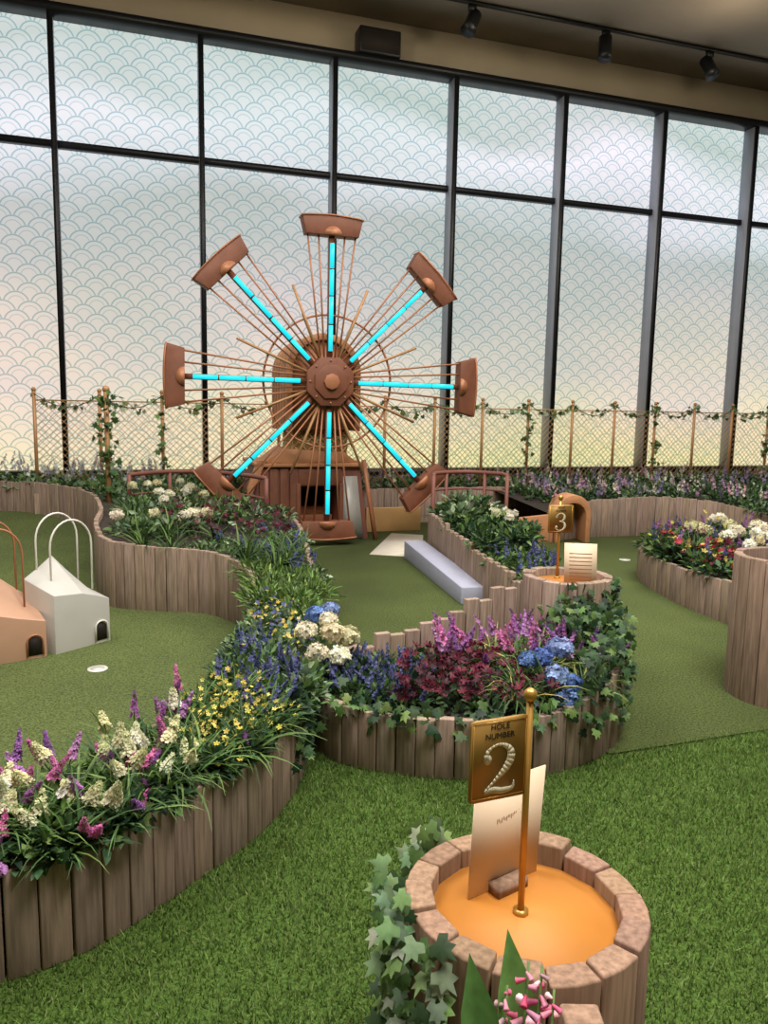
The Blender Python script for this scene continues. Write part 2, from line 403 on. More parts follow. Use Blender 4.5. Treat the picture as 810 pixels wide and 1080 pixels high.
# long turf blades in foreground
n=240000
X=rng.uniform(-1.6,3.1,n);Y=rng.uniform(.75,4.4,n)**1.0
keep=(Y<np.maximum(3.42+.37*(X-.97),3.4))&((X-.32)**2+(Y-1.54)**2>.25**2)&~((X<1.1)&(Y>3.5))&~((X<-.8)&(Y>2.25))
X=X[keep];Y=Y[keep];n=len(X)
hgt=rng.uniform(.014,.028,n); a=rng.random(n)*6.283; wd=.0022
tx=np.cos(a)*wd;ty=np.sin(a)*wd; lx=rng.normal(0,.009,n);ly=rng.normal(0,.009,n)
V=np.stack([np.stack([X-tx,Y-ty,np.zeros(n)],1),np.stack([X+tx,Y+ty,np.zeros(n)],1),np.stack([X+lx,Y+ly,hgt],1)],1).reshape(-1,3)
c=jcol([S(98,128,60),S(120,152,76),S(84,112,54),S(144,164,94)],n,.16)
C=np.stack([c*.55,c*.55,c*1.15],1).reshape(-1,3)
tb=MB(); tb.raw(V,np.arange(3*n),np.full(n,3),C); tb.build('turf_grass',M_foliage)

# cups
def cup(x,y,z=.02):
    m=MB(); pts=[(math.cos(t)*.058,math.sin(t)*.058) for t in np.linspace(0,6.283,24,endpoint=False)]
    m.extrude(pts,(x,y,z-.006),(1,0,0),(0,1,0),(0,0,1),.008)
    m2=MB(); m2.extrude([(p[0]*.72,p[1]*.72) for p in pts],(x,y,z+.0012),(1,0,0),(0,1,0),(0,0,1),.002)
    group('golf_hole_cup',[m.build('rim',M_white),m2.build('plug',M_silver)],(x,y,z))
cup(-1.7,4.44);cup(2.62,8.2)

# ------------------------------------------------------------ planters
O1=[(-2.6,1.95,.33),(-2,1.82,.33),(-1.4,1.84,.33),(-1.05,1.95,.33),(-.84,2.10,.33),(-.635,2.41,.33),(-.461,2.71,.33),(-.37,3.03,.33),(-.35,3.34,.33),(-.38,4.0,.33)]
O2=[(-.38,4.0,.33),(-.42,4.6,.34),(-.54,5.75,.38),(-.79,7.3,.42),(-.95,8.0,.44)]
I1=[(-2.9,2.35,.33),(-2.0,2.24,.33),(-1.48,2.25,.33),(-1.22,2.37,.33),(-1.04,2.55,.33),(-.92,2.85,.33),(-.82,3.2,.33),(-.75,3.7,.34),(-.74,4.2,.36),(-.78,4.6,.40)]
I2=[(-.78,4.6,.40),(-.92,5.25,.46),(-1.3,5.72,.50),(-1.79,5.8,.52),(-2.17,5.95,.54),(-2.5,6.6,.57),(-2.75,7.4,.6),(-3.3,8.5,.62),(-4.05,9.15,.63),(-4.8,9.35,.63),(-6.4,9.3,.63)]
bedA=Bed(O1,I1); 
O2b=O2+[(-1.5,9.0,.45),(-2.3,10.0,.5),(-3.6,10.3,.55),(-5.2,10.2,.55),(-6.6,9.8,.55)]
bedB=Bed(O2b,I2)
group('flower_planter',[palisade('outer_boards',O1+O2[1:],bw=.088),palisade('inner_boards',I1+I2[1:],bw=.085,th=.04),bedA.soil('soil'),bedB.soil('soil_back')],(-1,3,0))
CF=[(-.27,3.78,.30),(-.30,3.52,.27),(-.2,3.34,.27),(0,3.24,.27),(.33,3.18,.27),(.68,3.22,.28),(.97,3.38,.32),(1.16,3.61,.40),(1.26,3.9,.5),(1.28,4.06,.56)]
CB=[(-.25,3.80,.36),(-.1,3.92,.38),(.2,4.05,.46),(.5,4.15,.56),(.76,4.3,.66)]
CS=[(-.25,3.8,.27),(0,3.9,.27),(.5,4.1,.27),(.85,4.1,.28),(1.1,4.05,.3)]
CFs=[(x,y,.27) for x,y,z in CF]
bedC=Bed(CFs,CS)
group('flower_planter',[palisade('front_boards',CF),palisade('rear_boards',CB,step=.05),bedC.soil('soil')],(.4,3.6,0))
G1=[(.50,8.25,.50),(.68,7.1,.46),(.88,6.0,.42),(1.04,5.2,.40),(1.1,4.72,.48)]
G2=[(.95,9.0,.35),(1.45,8.1,.33),(1.47,6.9,.3),(1.42,5.7,.3),(1.3,4.75,.4)]
bedG=Bed([(x,y,.36) for x,y,z in G1],[(x,y,.3) for x,y,z in G2])
group('flower_planter',[palisade('left_boards',G1,step=.04),palisade('right_boards',G2),bedG.soil('soil')],(1,6.5,0))
D1=[(4.4,8.3,.34),(3.2,8.0,.33),(2.62,7.6,.31),(2.46,7.13,.3),(2.5,6.4,.32),(2.64,5.75,.34),(2.8,5.3,.35),(3.1,4.8,.36)]
D2=[(4.6,7.9,.34),(4.2,7.6,.33),(4.0,7.2,.31),(3.9,6.9,.3),(3.9,6.3,.32),(4.0,5.7,.34),(4.1,5.3,.35),(4.3,4.8,.36)]
bedD=Bed(D1,D2)
group('flower_planter',[palisade('front_boards',D1),bedD.soil('soil')],(3,6.5,0))
def bl(s,off,z): p=WL(s,off,0); return (p[0],p[1],z)
F1=[(2.0,9.25,.40),(2.35,9.55,.45),(2.9,9.8,.5),(3.6,9.95,.52),(4.15,9.75,.5),(4.5,9.2,.45),(5.0,8.8,.42),(6.2,8.8,.42)]
F2=[bl(.9,2.32,.5),bl(1.6,2.32,.5),bl(2.6,2.32,.5),bl(3.4,2.32,.5),bl(4.2,2.32,.5),bl(5,2.32,.5),bl(6,2.32,.5),bl(7.4,2.32,.5)]
bedF=Bed([(x,y,.42) for x,y,z in F1],F2)
group('flower_planter',[palisade('front_boards',F1),bedF.soil('soil')],(3.5,10,0))
H1=[bl(s,2.3,.5 if s<6.5 else .78) for s in (-5.2,-3,-1,1,3,5,6.3,6.9,8,10)]
H2=[bl(s,.4,.55) for s in (-5.2,-3,-1,1,3,5,6.3,6.9,8,10)]
bedH=Bed([(x,y,.5) for x,y,z in H1],H2)
group('flower_planter',[palisade('front_boards',H1,bw=.1),bedH.soil('soil')],(0,11,0))

# barrels -------------------------------------------------------
def ring_poly(r,n=32): return [(math.cos(t)*r,math.sin(t)*r) for t in np.linspace(0,2*math.pi,n,endpoint=False)]
def barrel(cx,cy,h,R,n,th,col,disc=None,jit=.008,rot=0.0,dz=.045):
    st=MB()
    for i in range(n):
        a0=2*math.pi*(i+.02)/n+rot;a1=2*math.pi*(i+.98)/n+rot; am=(a0+a1)/2
        pts=[(math.cos(a0)*(R-th),math.sin(a0)*(R-th)),(math.cos(a0)*R,math.sin(a0)*R),(math.cos(am)*R*1.0,math.sin(am)*R*1.0),(math.cos(a1)*R,math.sin(a1)*R),(math.cos(a1)*(R-th),math.sin(a1)*(R-th))]
        cc=np.array(col)*rng.uniform(.78,1.12)*np.array([1,rng.uniform(.95,1.03),rng.uniform(.92,1.05)])
        st.extrude(pts,(cx,cy,0),(1,0,0),(0,1,0),(0,0,1),h+rng.normal(0,jit),cc)
    parts=[st.build('staves',M_wood,bevel=.005)]
    if disc:
        d=MB(); d.extrude(ring_poly(R-th-.001,48),(cx,cy,h-dz-.02),(1,0,0),(0,1,0),(0,0,1),.02); parts.append(d.build('top_disc',disc))
    return group('barrel_table' if disc is not M_soil else 'barrel_planter',parts,(cx,cy,0))
NW=S(152,123,103)
barrel(.32,1.54,.56,.26,15,.056,NW,M_orange,.008,.1)
barrel(1.07,4.38,.66,.255,16,.05,WOODC,M_orange,.006)
barrel(2.31,4.25,.82,.31,20,.045,S(156,132,116),M_soil,.004,0,.1)

# signs ---------------------------------------------------------
def ribbon(mb,pts,ws,o,ax,ay,az,d,sx,sy):
    P=cat([(p[0],p[1],w) for p,w in zip(pts,ws)],22)[0]
    for i in range(len(P)-1):
        a,b=P[i],P[i+1]; t=(b-a)[:2]; t/=np.linalg.norm(t)+1e-9; nn=np.array([-t[1],t[0]])
        q=[a[:2]+nn*a[2],b[:2]+nn*b[2]*1.0+t*.01,b[:2]-nn*b[2]+t*.01,a[:2]-nn*a[2]]
        mb.extrude([(x*sx,y*sy) for x,y in q],o,ax,ay,az,d)
def numeral(mb,ch,o,ax,ay,az,d,sx,sy):
    if ch=='2':
        ribbon(mb,[(.16,.7),(.2,.86),(.44,.97),(.7,.9),(.8,.72),(.68,.5),(.42,.28),(.14,.06)],[.07,.04,.025,.06,.1,.08,.035,.02],o,ax,ay,az,d,sx,sy)
        ribbon(mb,[(.13,.05),(.35,.08),(.6,.04),(.85,.07),(.88,.2)],[.03,.06,.06,.04,.015],o,ax,ay,az,d,sx,sy)
        mb.extrude([(x*sx+.2*sx,y*sy+.7*sy) for x,y in ring_poly(.1,12)],o,ax,ay,az,d)
    else:
        ribbon(mb,[(.2,.8),(.3,.94),(.5,.99),(.7,.9),(.75,.74),(.64,.58),(.4,.53)],[.05,.03,.025,.06,.09,.05,.02],o,ax,ay,az,d,sx,sy)
        ribbon(mb,[(.4,.53),(.68,.47),(.8,.28),(.7,.08),(.45,0.0),(.22,.06),(.14,.2)],[.02,.05,.1,.06,.025,.03,.06],o,ax,ay,az,d,sx,sy)
        for yy in (.78,.2): mb.extrude([(x*sx+.2*sx,y*sy+yy*sy) for x,y in ring_poly(.08,12)],o,ax,ay,az,d)
def txt(body,size,o,ax,ay,az,m,d=.0006):
    cu=bpy.data.curves.new('t','FONT'); cu.body=body; cu.size=size; cu.extrude=d; cu.align_x='CENTER'
    ob=bpy.data.objects.new('lettering',cu); scene.collection.objects.link(ob)
    M=Matrix(((ax[0],ay[0],az[0],o[0]),(ax[1],ay[1],az[1],o[1]),(ax[2],ay[2],az[2],o[2]),(0,0,0,1)))
    ob.matrix_world=M; cu.materials.append(m); return ob
def sign(ch,bx,by,bz,ph,pw,plh,ang,post_r,side=-1,k2=.62):
    ax=np.array([math.cos(ang),math.sin(ang),0]); az=np.array([math.sin(ang),-math.cos(ang),0])
    ay=np.array([0,0,1.])
    post=MB(); post.tube([(bx,by,bz),(bx,by,bz+ph)],post_r,12); post.tube([(bx,by,bz),(bx,by,bz+.008)],post_r*2.3,14)
    post.sphere((bx,by,bz+ph+post_r*1.4),post_r*2.0,n=14)
    top=bz+ph-.03; o=np.array([bx,by,top-plh])+ax*(-pw-post_r*.3 if side<0 else -pw/2)-az*.002
    if side>=0: o=o+az*(post_r+.004)
    r=.012*(pw/.135); pl=MB()
    pts=[(r,0),(pw-r,0),(pw-r*.2,r*.2),(pw,r),(pw,plh-r),(pw-r*.2,plh-r*.2),(pw-r,plh),(r,plh),(r*.2,plh-r*.2),(0,plh-r),(0,r),(r*.2,r*.2)]
    pl.extrude(pts,o,ax,ay,az,.005)
    nu=MB(); s=plh*k2
    numeral(nu,ch,o+ax*(pw*.5-s*.42)+ay*plh*.08+az*.0048,ax,ay,az,.0016,s*.85,s)
    bd=MB(); k=.006*(pw/.135)
    for q in ([(k,k),(pw-k,k),(pw-k,k*1.3),(k,k*1.3)],[(k,plh-k*1.3),(pw-k,plh-k*1.3),(pw-k,plh-k),(k,plh-k)],[(k,k),(k*1.3,k),(k*1.3,plh-k),(k,plh-k)],[(pw-k*1.3,k),(pw-k,k),(pw-k,plh-k),(pw-k*1.3,plh-k)]):
        bd.extrude(q,o,ax,ay,az,.0058)
    t=txt('HOLE',plh*.10,o+ax*pw*.5+ay*plh*.87+az*.0056,ax,ay,az,M_dark)
    t2=txt('NUMBER',plh*.10,o+ax*pw*.5+ay*plh*.76+az*.0056,ax,ay,az,M_dark)
    group('hole_number_sign',[post.build('post',M_gold,True),pl.build('plate',M_plate),nu.build('numeral',M_numeral),bd.build('border',M_gold),t,t2],(bx,by,bz))
sign('2',.314,1.546,.515,.485,.138,.178,math.radians(22),.0075)
sign('3',1.04,4.5,.615,.47,.155,.165,math.radians(10),.008,side=1)
def card(BL,BR,TR,TL,lines,blk=None):
    BL,BR,TR,TL=[np.array(p) for p in (BL,BR,TR,TL)]
    nn=np.cross(BR-BL,TL-BL); nn/=np.linalg.norm(nn); m=MB()
    v=[BL,BR,TR,TL]+[p-nn*.004 for p in (BL,BR,TR,TL)]
    m.poly(v,[(0,1,2,3),(7,6,5,4),(0,4,5,1),(1,5,6,2),(2,6,7,3),(3,7,4,0)])
    ink=MB()
    for (u0,u1,vv,th) in lines:
        def q(u,w): return BL*(1-u)*(1-w)+BR*u*(1-w)+TR*u*w+TL*(1-u)*w
        ink.poly([q(u0,vv)+nn*.0006,q(u1,vv)+nn*.0006,q(u1,vv+th)+nn*.0006,q(u0,vv+th)+nn*.0006],[(0,1,2,3)])
    parts=[m.build('card',M_card),ink.build('print',M_ink)]
    if blk is not None: parts.append(blk)
    group('rules_card_stand',parts,tuple((BL+BR)/2))
hb=MB(); hb.box((.30,1.628,.527),(.09,.035,.024),(.82,.57,0),(-.57,.82,0),col=np.array(NW)); 
lin=[]
for i in range(16):
    u=.33+i*.022; lin.append((u,u+.011,.60+.012*math.sin(i*1.9)+i*.002,.03+.015*(i%3==0)))
card((.204,1.585,.516),(.378,1.700,.516),(.398,1.740,.762),(.218,1.624,.758),lin,hb.build('holder',M_wood))
card((1.03,4.28,.618),(1.21,4.26,.618),(1.21,4.29,.86),(1.03,4.31,.86),[(.15,.85,.12+.09*i,.018) for i in range(8)])

# ------------------------------------------------------------ windmill
C0=np.array([-.648,8.8,0])
def L(x,y,z): return C0+Dx*x+Nx*y+Z*z
HZ=1.88; parts=[]
paddle=MB();pface=MB();prim=MB();rods=MB();led=MB();spoke=MB();gold=MB()
for k in range(8):
    a=k*math.pi/4+math.radians(.6)
    rad=Dx*math.sin(a)+Z*math.cos(a); lat=Dx*math.cos(a)-Z*math.sin(a)
    o=C0+Z*HZ
    out=[]
    for i in range(9):
        u=-1+i/4; out.append((u*.34,1.79-.025*u*u))
    inn=[(.295,1.585),(-.295,1.585)]
    paddle.extrude(out+inn,o-Nx*.06,lat,rad,Nx,.16)
    prim.extrude([(u*.35,1.79-.025*u*u) for u in np.linspace(-1,1,9)]+[(u*.35,1.805-.025*u*u) for u in np.linspace(1,-1,9)],o-Nx*.07,lat,rad,Nx,.18)
    pface.extrude([(math.cos(t)*.10,1.587+math.sin(t)*.09) for t in np.linspace(0,math.pi,10)],o-Nx*.075,lat,rad,Nx,.018)
    spoke.extrude([(-.03,.2),(.03,.2),(.03,1.62),(-.03,1.62)],o-Nx*.02,lat,rad,Nx,.04)
    for (r0,r1) in ((.34,.62),(.64,.93),(.95,1.22),(1.24,1.50)):
        led.tube([o+rad*r0-Nx*.04,o+rad*r1-Nx*.04],.024,8)
    for sg in (-1,1):
        for e,b in ((.275,.10),(.15,.06)):
            rods.tube([o+rad*.24+lat*sg*b,o+rad*1.61+lat*sg*e],.0105,5)
    a2=a+math.pi/8; rd2=Dx*math.sin(a2)+Z*math.cos(a2)
    gold.tube([o+rd2*.2,o+rd2*1.12],.016,6)
    gold.tube([o+rd2*.2+Nx*.06,o+rd2*.8+Nx*.06],.010,6)
ringm=MB(); ringm.tube([C0+Z*HZ+Nx*.03+Dx*.74*math.sin(t)+Z*.74*math.cos(t) for t in np.linspace(0,2*math.pi,48,endpoint=False)],.013,6,closed=True)
hub=MB()
hub.extrude([(.29*math.cos(t),.29*math.sin(t)) for t in np.linspace(math.pi/8,2*math.pi+math.pi/8,8,endpoint=False)],C0+Z*HZ-Nx*.08,Dx,Z,Nx,.16)
hub.extrude([(.2*math.cos(t),.2*math.sin(t)) for t in np.linspace(math.pi/8,2*math.pi+math.pi/8,8,endpoint=False)],C0+Z*HZ-Nx*.11,Dx,Z,Nx,.05)
hub.extrude(ring_poly(.08,24),C0+Z*HZ+Nx*.08,Dx,Z,Nx,.3)
kn=MB(); kn.extrude(ring_poly(.09,8),C0+Z*HZ-Nx*.15,Dx,Z,Nx,.05)
for i in range(8):
    t=i*math.pi/4; kn.sphere(C0+Z*HZ-Nx*.085+Dx*.235*math.cos(t)+Z*.235*math.sin(t),.014,n=8)
parts+=[paddle.build('paddles',M_dcopper,bevel=.004),prim.build('paddle_rims',M_copper),pface.build('paddle_bosses',M_copper),rods.build('stay_rods',M_copper),spoke.build('spokes',M_dcopper),led.build('led_tubes',M_led),gold.build('short_rods',M_post),ringm.build('tie_ring',M_copper),hub.build('hub',M_dcopper,bevel=.006),kn.build('hub_cap',M_copper,bevel=.004)]
# cap (arched vault of ribs)
cap=MB();cap2=MB()
def archp(hw,spring,bot,off=0):
    p=[(-hw,bot)]
    for t in np.linspace(math.pi,0,17): p.append((hw*math.cos(t),spring+hw*math.sin(t)))
    return p+[(hw,bot)]
cap.extrude(archp(.37,1.99,1.34),L(0,.26,0),Dx,Z,Nx,.96)
for i in range(6):
    y=.22+i*.175
    outer=archp(.44,2.0,1.32); inner=archp(.372,1.99,1.32)
    poly=outer+inner[::-1]
    cap2.extrude(poly,L(0,y,0),Dx,Z,Nx,.10)
parts+=[cap.build('cap_body',M_copper),cap2.build('cap_ribs',M_rib,bevel=.006)]
# neck with lattice
nk=MB(); nk.box(L(0,.72,1.14),(.62,.66,.44),Dx,Nx); parts.append(nk.build('neck',M_tan))
lt=MB()
def lattice(o,ax,ay,w,h,n,r=.009):
    o=np.array(o)
    st=w/n
    for i in range(-int(h/st)-1,n+1):
        for sg in (1,-1):
            x0=i*st; (xa,ya),(xb,yb)=(x0,0),(x0+h,h)
            if xa<0: ya+=-xa; xa=0
            if xb>w: yb-=(xb-w); xb=w
            if ya>=yb: continue
            if sg<0: xa,xb=w-xa,w-xb
            lt.tube([o+ax*xa+ay*ya,o+ax*xb+ay*yb],r,4)
lattice(L(-.32,.37,.92),Dx,Z,.64,.42,6); lattice(L(-.33,.39,.92),Nx,Z,.62,.42,6); lattice(L(.33,.39,.92),Nx,Z,.62,.42,6)
parts.append(lt.build('neck_lattice',M_lattice))
# base: tapered plank-built box with doorway, steps and sloped roof boards
bs=MB()
bs.extrude([(-.92,0),(-.26,0),(-.26,.66),(.22,.66),(.22,0),(.60,0),(.48,.90),(-.72,.90)],L(0,.34,0),Dx,Z,Nx,.95)
parts.append(bs.build('base_body',M_redbrown,bevel=.01))
pk=MB()
for i in range(5):
    x=-.86+i*.12; zt_=min(.88,.04+(x+.94)/.2*.9)
    pk.box(L(x+.05,.325,zt_/2),(.10,.03,zt_),Dx,Nx)
pk.box(L(-.02,.325,.775),(.52,.03,.20),Dx,Nx)
for x in (-.28,.24): pk.box(L(x,.315,.35),(.05,.05,.70),Dx,Nx)
parts.append(pk.build('front_planks',M_dcopper,bevel=.006))
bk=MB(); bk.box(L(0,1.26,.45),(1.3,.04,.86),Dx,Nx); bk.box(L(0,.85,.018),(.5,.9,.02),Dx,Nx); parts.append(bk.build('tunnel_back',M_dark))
tp=MB()
tp.box(L(-.12,.82,.92),(1.34,1.10,.045),Dx,Nx)
tp.extrude([(-.64,0),(.5,0),(.32,.12),(-.42,.17)],L(-.05,.30,.945),Dx,Z,Nx,.55)
tp.extrude([(-.97,.40),(-.90,.42),(-.66,.98),(-.76,.98)],L(0,.27,0),Dx,Z,Nx,.10)
parts.append(tp.build('base_roof',M_rib,bevel=.008))
st_=MB()
for i in range(4): st_.box(L(-.02,.42+i*.14,.05+i*.09),(.46,.14,.10+i*.001),Dx,Nx)
parts.append(st_.build('steps',M_copper,bevel=.006))
pn=MB(); pn.extrude([(.27,.02),(.53,.02),(.44,.78),(.27,.78)],L(0,.325,0),Dx,Z,Nx,.02)
parts.append(pn.build('side_panel',M_silver))
ps=MB()
ps.tube([L(.66,.24,0),L(.5,.26,.98)],.028,8)
parts.append(ps.build('corner_posts',M_copper))
group('windmill_water_wheel',parts,tuple(C0))

# copper guard rails
def rail(pts,top,posts,low=None,base=.35):
    m=MB(); P=cat(pts,30)[0]; P3=[(p[0],p[1],top) for p in P]; m.tube(P3,.024,8)
    if low: m.tube([(p[0],p[1],low) for p in P],.013,6)
    for k in posts: 
        i=int(k*29); m.tube([(P[i][0],P[i][1],base),(P[i][0],P[i][1],top)],.022,8)
    group('copper_guard_rail',[m.build('rail',M_redbrown)],(P[0][0],P[0][1],base))
rail([(-2.75,8.25),(-2.45,8.7),(-2.0,8.75),(-1.55,8.45),(-1.25,8.1)],.84,[0,.3,.6,1],.62,.4)
rail([(.55,8.6),(.62,8.95),(1.0,9.2),(1.35,9.0),(1.4,8.75)],.86,[0,.35,.7,1],.66,.0)
# pale path, lavender ramp
m=MB(); m.extrude([(-.15,8.25),(.42,8.15),(.5,9.6),(.1,9.7)],(0,0,.010),(1,0,0),(0,1,0),(0,0,1),.008); m.build('pale_walkway',M_pale)
m=MB(); ax=np.array([.42,-1.95,0]);ax/=np.linalg.norm(ax);ay=np.array([-ax[1],ax[0],0])
mid=np.array([.56,7.15,0])
m.extrude([(-1.0,.012),(1.0,.012),(1.0,.16),(-1.0,.20)],mid-ay*.13,ax,Z,ay,.22); m.build('lavender_ramp_kerb',M_lav,bevel=.008)
m=MB(); m.box((.12,9.95,.16),(.75,.06,.32),(.95,.31,0),(-.31,.95,0)); m.build('tan_kerb_board',M_tan,bevel=.005)
# copper tunnel by hole 3
m=MB()
o=np.array([1.45,9.15,0]); tx=np.array([.985,.17,0]);tn=np.array([-.17,.985,0])
m.extrude([(0,0.012),(.62,0.012),(.62,.36),(0,.30)],o,tx,Z,tn,.05)
arch=[(.64,.012),(.70,.012)]+[(.86+.16*math.cos(t),.34+.16*math.sin(t)) for t in np.linspace(math.pi,0,10)]+[(1.02,.012),(1.08,.012)]+[(.86+.22*math.cos(t),.36+.24*math.sin(t)) for t in np.linspace(0,math.pi,14)]
m.extrude(arch,o-tn*.05,tx,Z,tn,.3)
m.build('copper_arch_tunnel',M_rib,bevel=.005)

# little folded-panel obstacles on left green
def house(px,py,ang,wd,dp,fz,bz,material,armat,wire,wc=.45):
    ax=np.array([math.cos(ang),math.sin(ang),0]);ay=np.array([-math.sin(ang),math.cos(ang),0]); o=np.array([px,py,.014])
    def q(x,y,z): return o+ax*x+ay*y+Z*z
    m=MB()
    xs=[0,.25,.5,.75,1.0]
    V=[q(x*wd,0,0) for x in xs]+[q(x*wd,0,z) for x,z in zip(xs,fz)]+[q(x*wd,dp,z) for x,z in zip(xs,bz)]+[q(x*wd,dp,0) for x in xs]
    F=[]
    for i in range(4): F+=[(i,i+1,6+i,5+i),(5+i,6+i,11+i,10+i),(10+i,11+i,16+i,15+i)]
    F+=[(0,5,10,15),(4,19,14,9)]
    m.poly(V,F)
    d=MB()
    ar=[(-.040,0),(-.040,.08)]+[(.040*math.cos(t),.08+.040*math.sin(t)) for t in np.linspace(math.pi,0,9)][1:-1]+[(.040,.08),(.040,0)]
    d.extrude(ar,q(wd-.07,-.004,.02),ax,Z,ay,.012)
    d.extrude(ar,q(wd+.004,dp*.5,.02),ay,Z,-ax,.012)
    fr=MB(); fr.tube([q(wd-.07+x*1.15,-.008,.02+z*1.1) for x,z in ar],.006,5)
    fr.tube([q(wd+.008,dp*.5+x*1.15,.02+z*1.1) for x,z in ar],.006,5)
    wr=MB(); hw=.15
    for yy,dz in ((.5,0),(.98,.03)):
        wr.tube([q(wd*wc-hw,dp*yy,fz[1])]+[q(wd*wc-hw*math.cos(t),dp*yy,wire-.17+dz+.17*math.sin(t)) for t in np.linspace(0,math.pi,14)]+[q(wd*wc+hw,dp*yy,fz[3])],.0065,6)
    group('folded_panel_tunnel',[m.build('shell',material,bevel=.004),d.build('arch_doors',M_dark),fr.build('door_frames',armat),wr.build('wire_arch',armat)],(px,py,0))
house(-2.06,4.70,math.radians(55),.40,.34,[.38,.37,.36,.33,.29],[.44,.50,.57,.46,.34],M_silver,M_white,.82,.60)
house(-2.62,4.26,math.radians(38),.66,.42,[.36,.35,.32,.27,.23],[.42,.50,.58,.44,.30],M_pink,M_copper,.80,.66)

# ------------------------------------------------------------ fence with net and garland
fp=MB();net=MB();gar=MB()
ss=list(np.arange(-5.2,10.0,.76)); OFF=1.9
for s in ss:
    fp.tube([WL(s,OFF,.42),WL(s,OFF,1.74)],.022,7); fp.sphere(WL(s,OFF,1.75),.03,n=8)
group('rope_net_fence',[fp.build('posts',M_post)],tuple(WL(0,OFF,0)))
zt,zb=1.62,.5
nt_=bpy.data.objects['rope_net_fence']
Ln=ss[-1]-ss[0]; hN=zt-zb; stp=.085
i=-hN
while i<Ln:
    for sg in (1,-1):
        xa,xb,ya,yb=i,i+hN,0.,hN
        if xa<0: ya=-xa; xa=0
        if xb>Ln: yb=hN-(xb-Ln); xb=Ln
        if yb<=ya: continue
        if sg<0: za,zb_=zt-ya,zt-yb
        else: za,zb_=zb+ya,zb+yb
        net.tube([WL(ss[0]+xa,OFF,za),WL(ss[0]+xb,OFF,zb_)],.0042,3)
    i+=stp
net.tube([WL(ss[0],OFF,zt),WL(ss[-1],OFF,zt)],.008,4)
no=net.build('net',M_tan); no.parent=nt_; no.matrix_parent_inverse=Matrix.Translation(-Vector(nt_.location))
for a,b in zip(ss[:-1],ss[1:]):
    n=24; u=rng.random(n); sag=.16*4*u*(1-u)
    P=np.array([WL(a+(b-a)*uu,OFF-.0,1.70-sg_) for uu,sg_ in zip(u,sag)])+rng.normal(0,.025,(n,3))
    gar.inst(IVY,P,orient(rng.normal(0,1,(n,3))+[0,-.4,-.3],up=(0,-1,.3)),rng.uniform(.05,.09,n),jcol(SAGE+GREENS,n))
    gar.tube([WL(a+(b-a)*uu,OFF+.02,1.70-.16*4*uu*(1-uu)) for uu in np.linspace(0,1,7)],.006,3,S(70,80,50))
for s in (ss[2],ss[9],ss[12],ss[15],ss[17]):
    n=40; P=np.array([WL(s,OFF+.03,.6+1.1*q) for q in rng.random(n)])+rng.normal(0,.045,(n,3))
    gar.inst(IVY,P,orient(rng.normal(0,1,(n,3))+[0,-.4,-.3],up=(0,-1,.3)),rng.uniform(.05,.09,n),jcol(GREENS,n))
go=gar.build('ivy_garland',M_foliage); go.parent=nt_; go.matrix_parent_inverse=Matrix.Translation(-Vector(nt_.location))
# near-left post with ivy
m=MB(); m.tube([(-2.92,8.1,.4),(-2.92,8.1,1.72)],.028,8); m.sphere((-2.92,8.1,1.74),.04,n=10)
iv2=MB(); n=110; P=np.stack([-2.92+rng.normal(0,.06,n),8.08+rng.normal(0,.05,n),rng.uniform(.6,1.72,n)],1)
iv2.inst(IVY,P,orient(rng.normal(0,1,(n,3))+[0,-.4,-.3],up=(0,-1,.3)),rng.uniform(.05,.09,n),jcol(GREENS,n))
group('ivy_fence_post',[m.build('post',M_post),iv2.build('ivy',M_foliage)],(-2.92,8.1,.4))

# ------------------------------------------------------------ planting
PUR=[S(168,104,174),S(188,134,194),S(146,92,164)]
PINK=[S(214,124,180),S(200,104,164)]
CREAM=[S(236,232,204),S(228,224,186),S(242,240,226)]
BLUEP=[S(92,98,152),S(108,112,168),S(78,84,136)]
HYDB=[S(112,144,204),S(94,126,194),S(142,162,216)]
HYDW=[S(236,232,206),S(240,236,216),S(224,218,180)]
BURG=[S(86,28,46),S(108,36,56),S(60,20,36)]
YEL=[S(210,190,78),S(220,204,104)]
RED=[S(160,38,54),S(184,54,74)]
# Bed A
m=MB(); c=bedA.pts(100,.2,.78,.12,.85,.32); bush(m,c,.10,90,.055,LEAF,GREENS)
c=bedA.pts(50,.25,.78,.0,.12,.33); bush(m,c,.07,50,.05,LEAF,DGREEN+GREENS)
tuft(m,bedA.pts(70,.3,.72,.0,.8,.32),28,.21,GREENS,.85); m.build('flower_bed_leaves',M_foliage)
m=MB(); spikes(m,bedA.pts(30,.34,.62,.1,.8,.32),.21,CREAM,54,.03,.015,.5,.32,S(214,222,160))
spikes(m,bedA.pts(12,.36,.62,.02,.2,.32),.15,CREAM,46,.028,.014,.8,.4,S(214,222,160)); m.build('white_lupin_flowers',M_foliage)
m=MB(); spikes(m,bedA.pts(44,.34,.64,.3,.98,.32),.21,PUR+PINK,48,.018,.011,.5,.42)
spikes(m,bedA.pts(16,.36,.66,.0,.15,.32),.14,PINK+PUR,40,.018,.011,.9,.5); m.build('purple_veronica_flowers',M_foliage)
m=MB(); c=bedA.pts(26,.60,.76,.05,.9,.33); bush(m,c,.08,60,.05,NLEAF,GREENS)
blooms(m,bedA.pts(330,.60,.74,-.02,.8)+np.array([0,0,.075])+rng.normal(0,.035,(330,3)),.011,YEL); m.build('yellow_flowers',M_foliage)
m=MB(); spikes(m,bedA.pts(80,.70,.87,.05,.95,.33),.15,BLUEP,34,.014,.009,.35,.55); bush(m,bedA.pts(26,.70,.88,0,1,.32),.09,60,.05,NLEAF,DGREEN); m.build('lavender_flowers',M_foliage)
m=MB(); c=bedA.pts(60,.80,1.0,-.05,.95,.34); bush(m,c,.11,80,.045,LEAF,SAGE+GREENS)
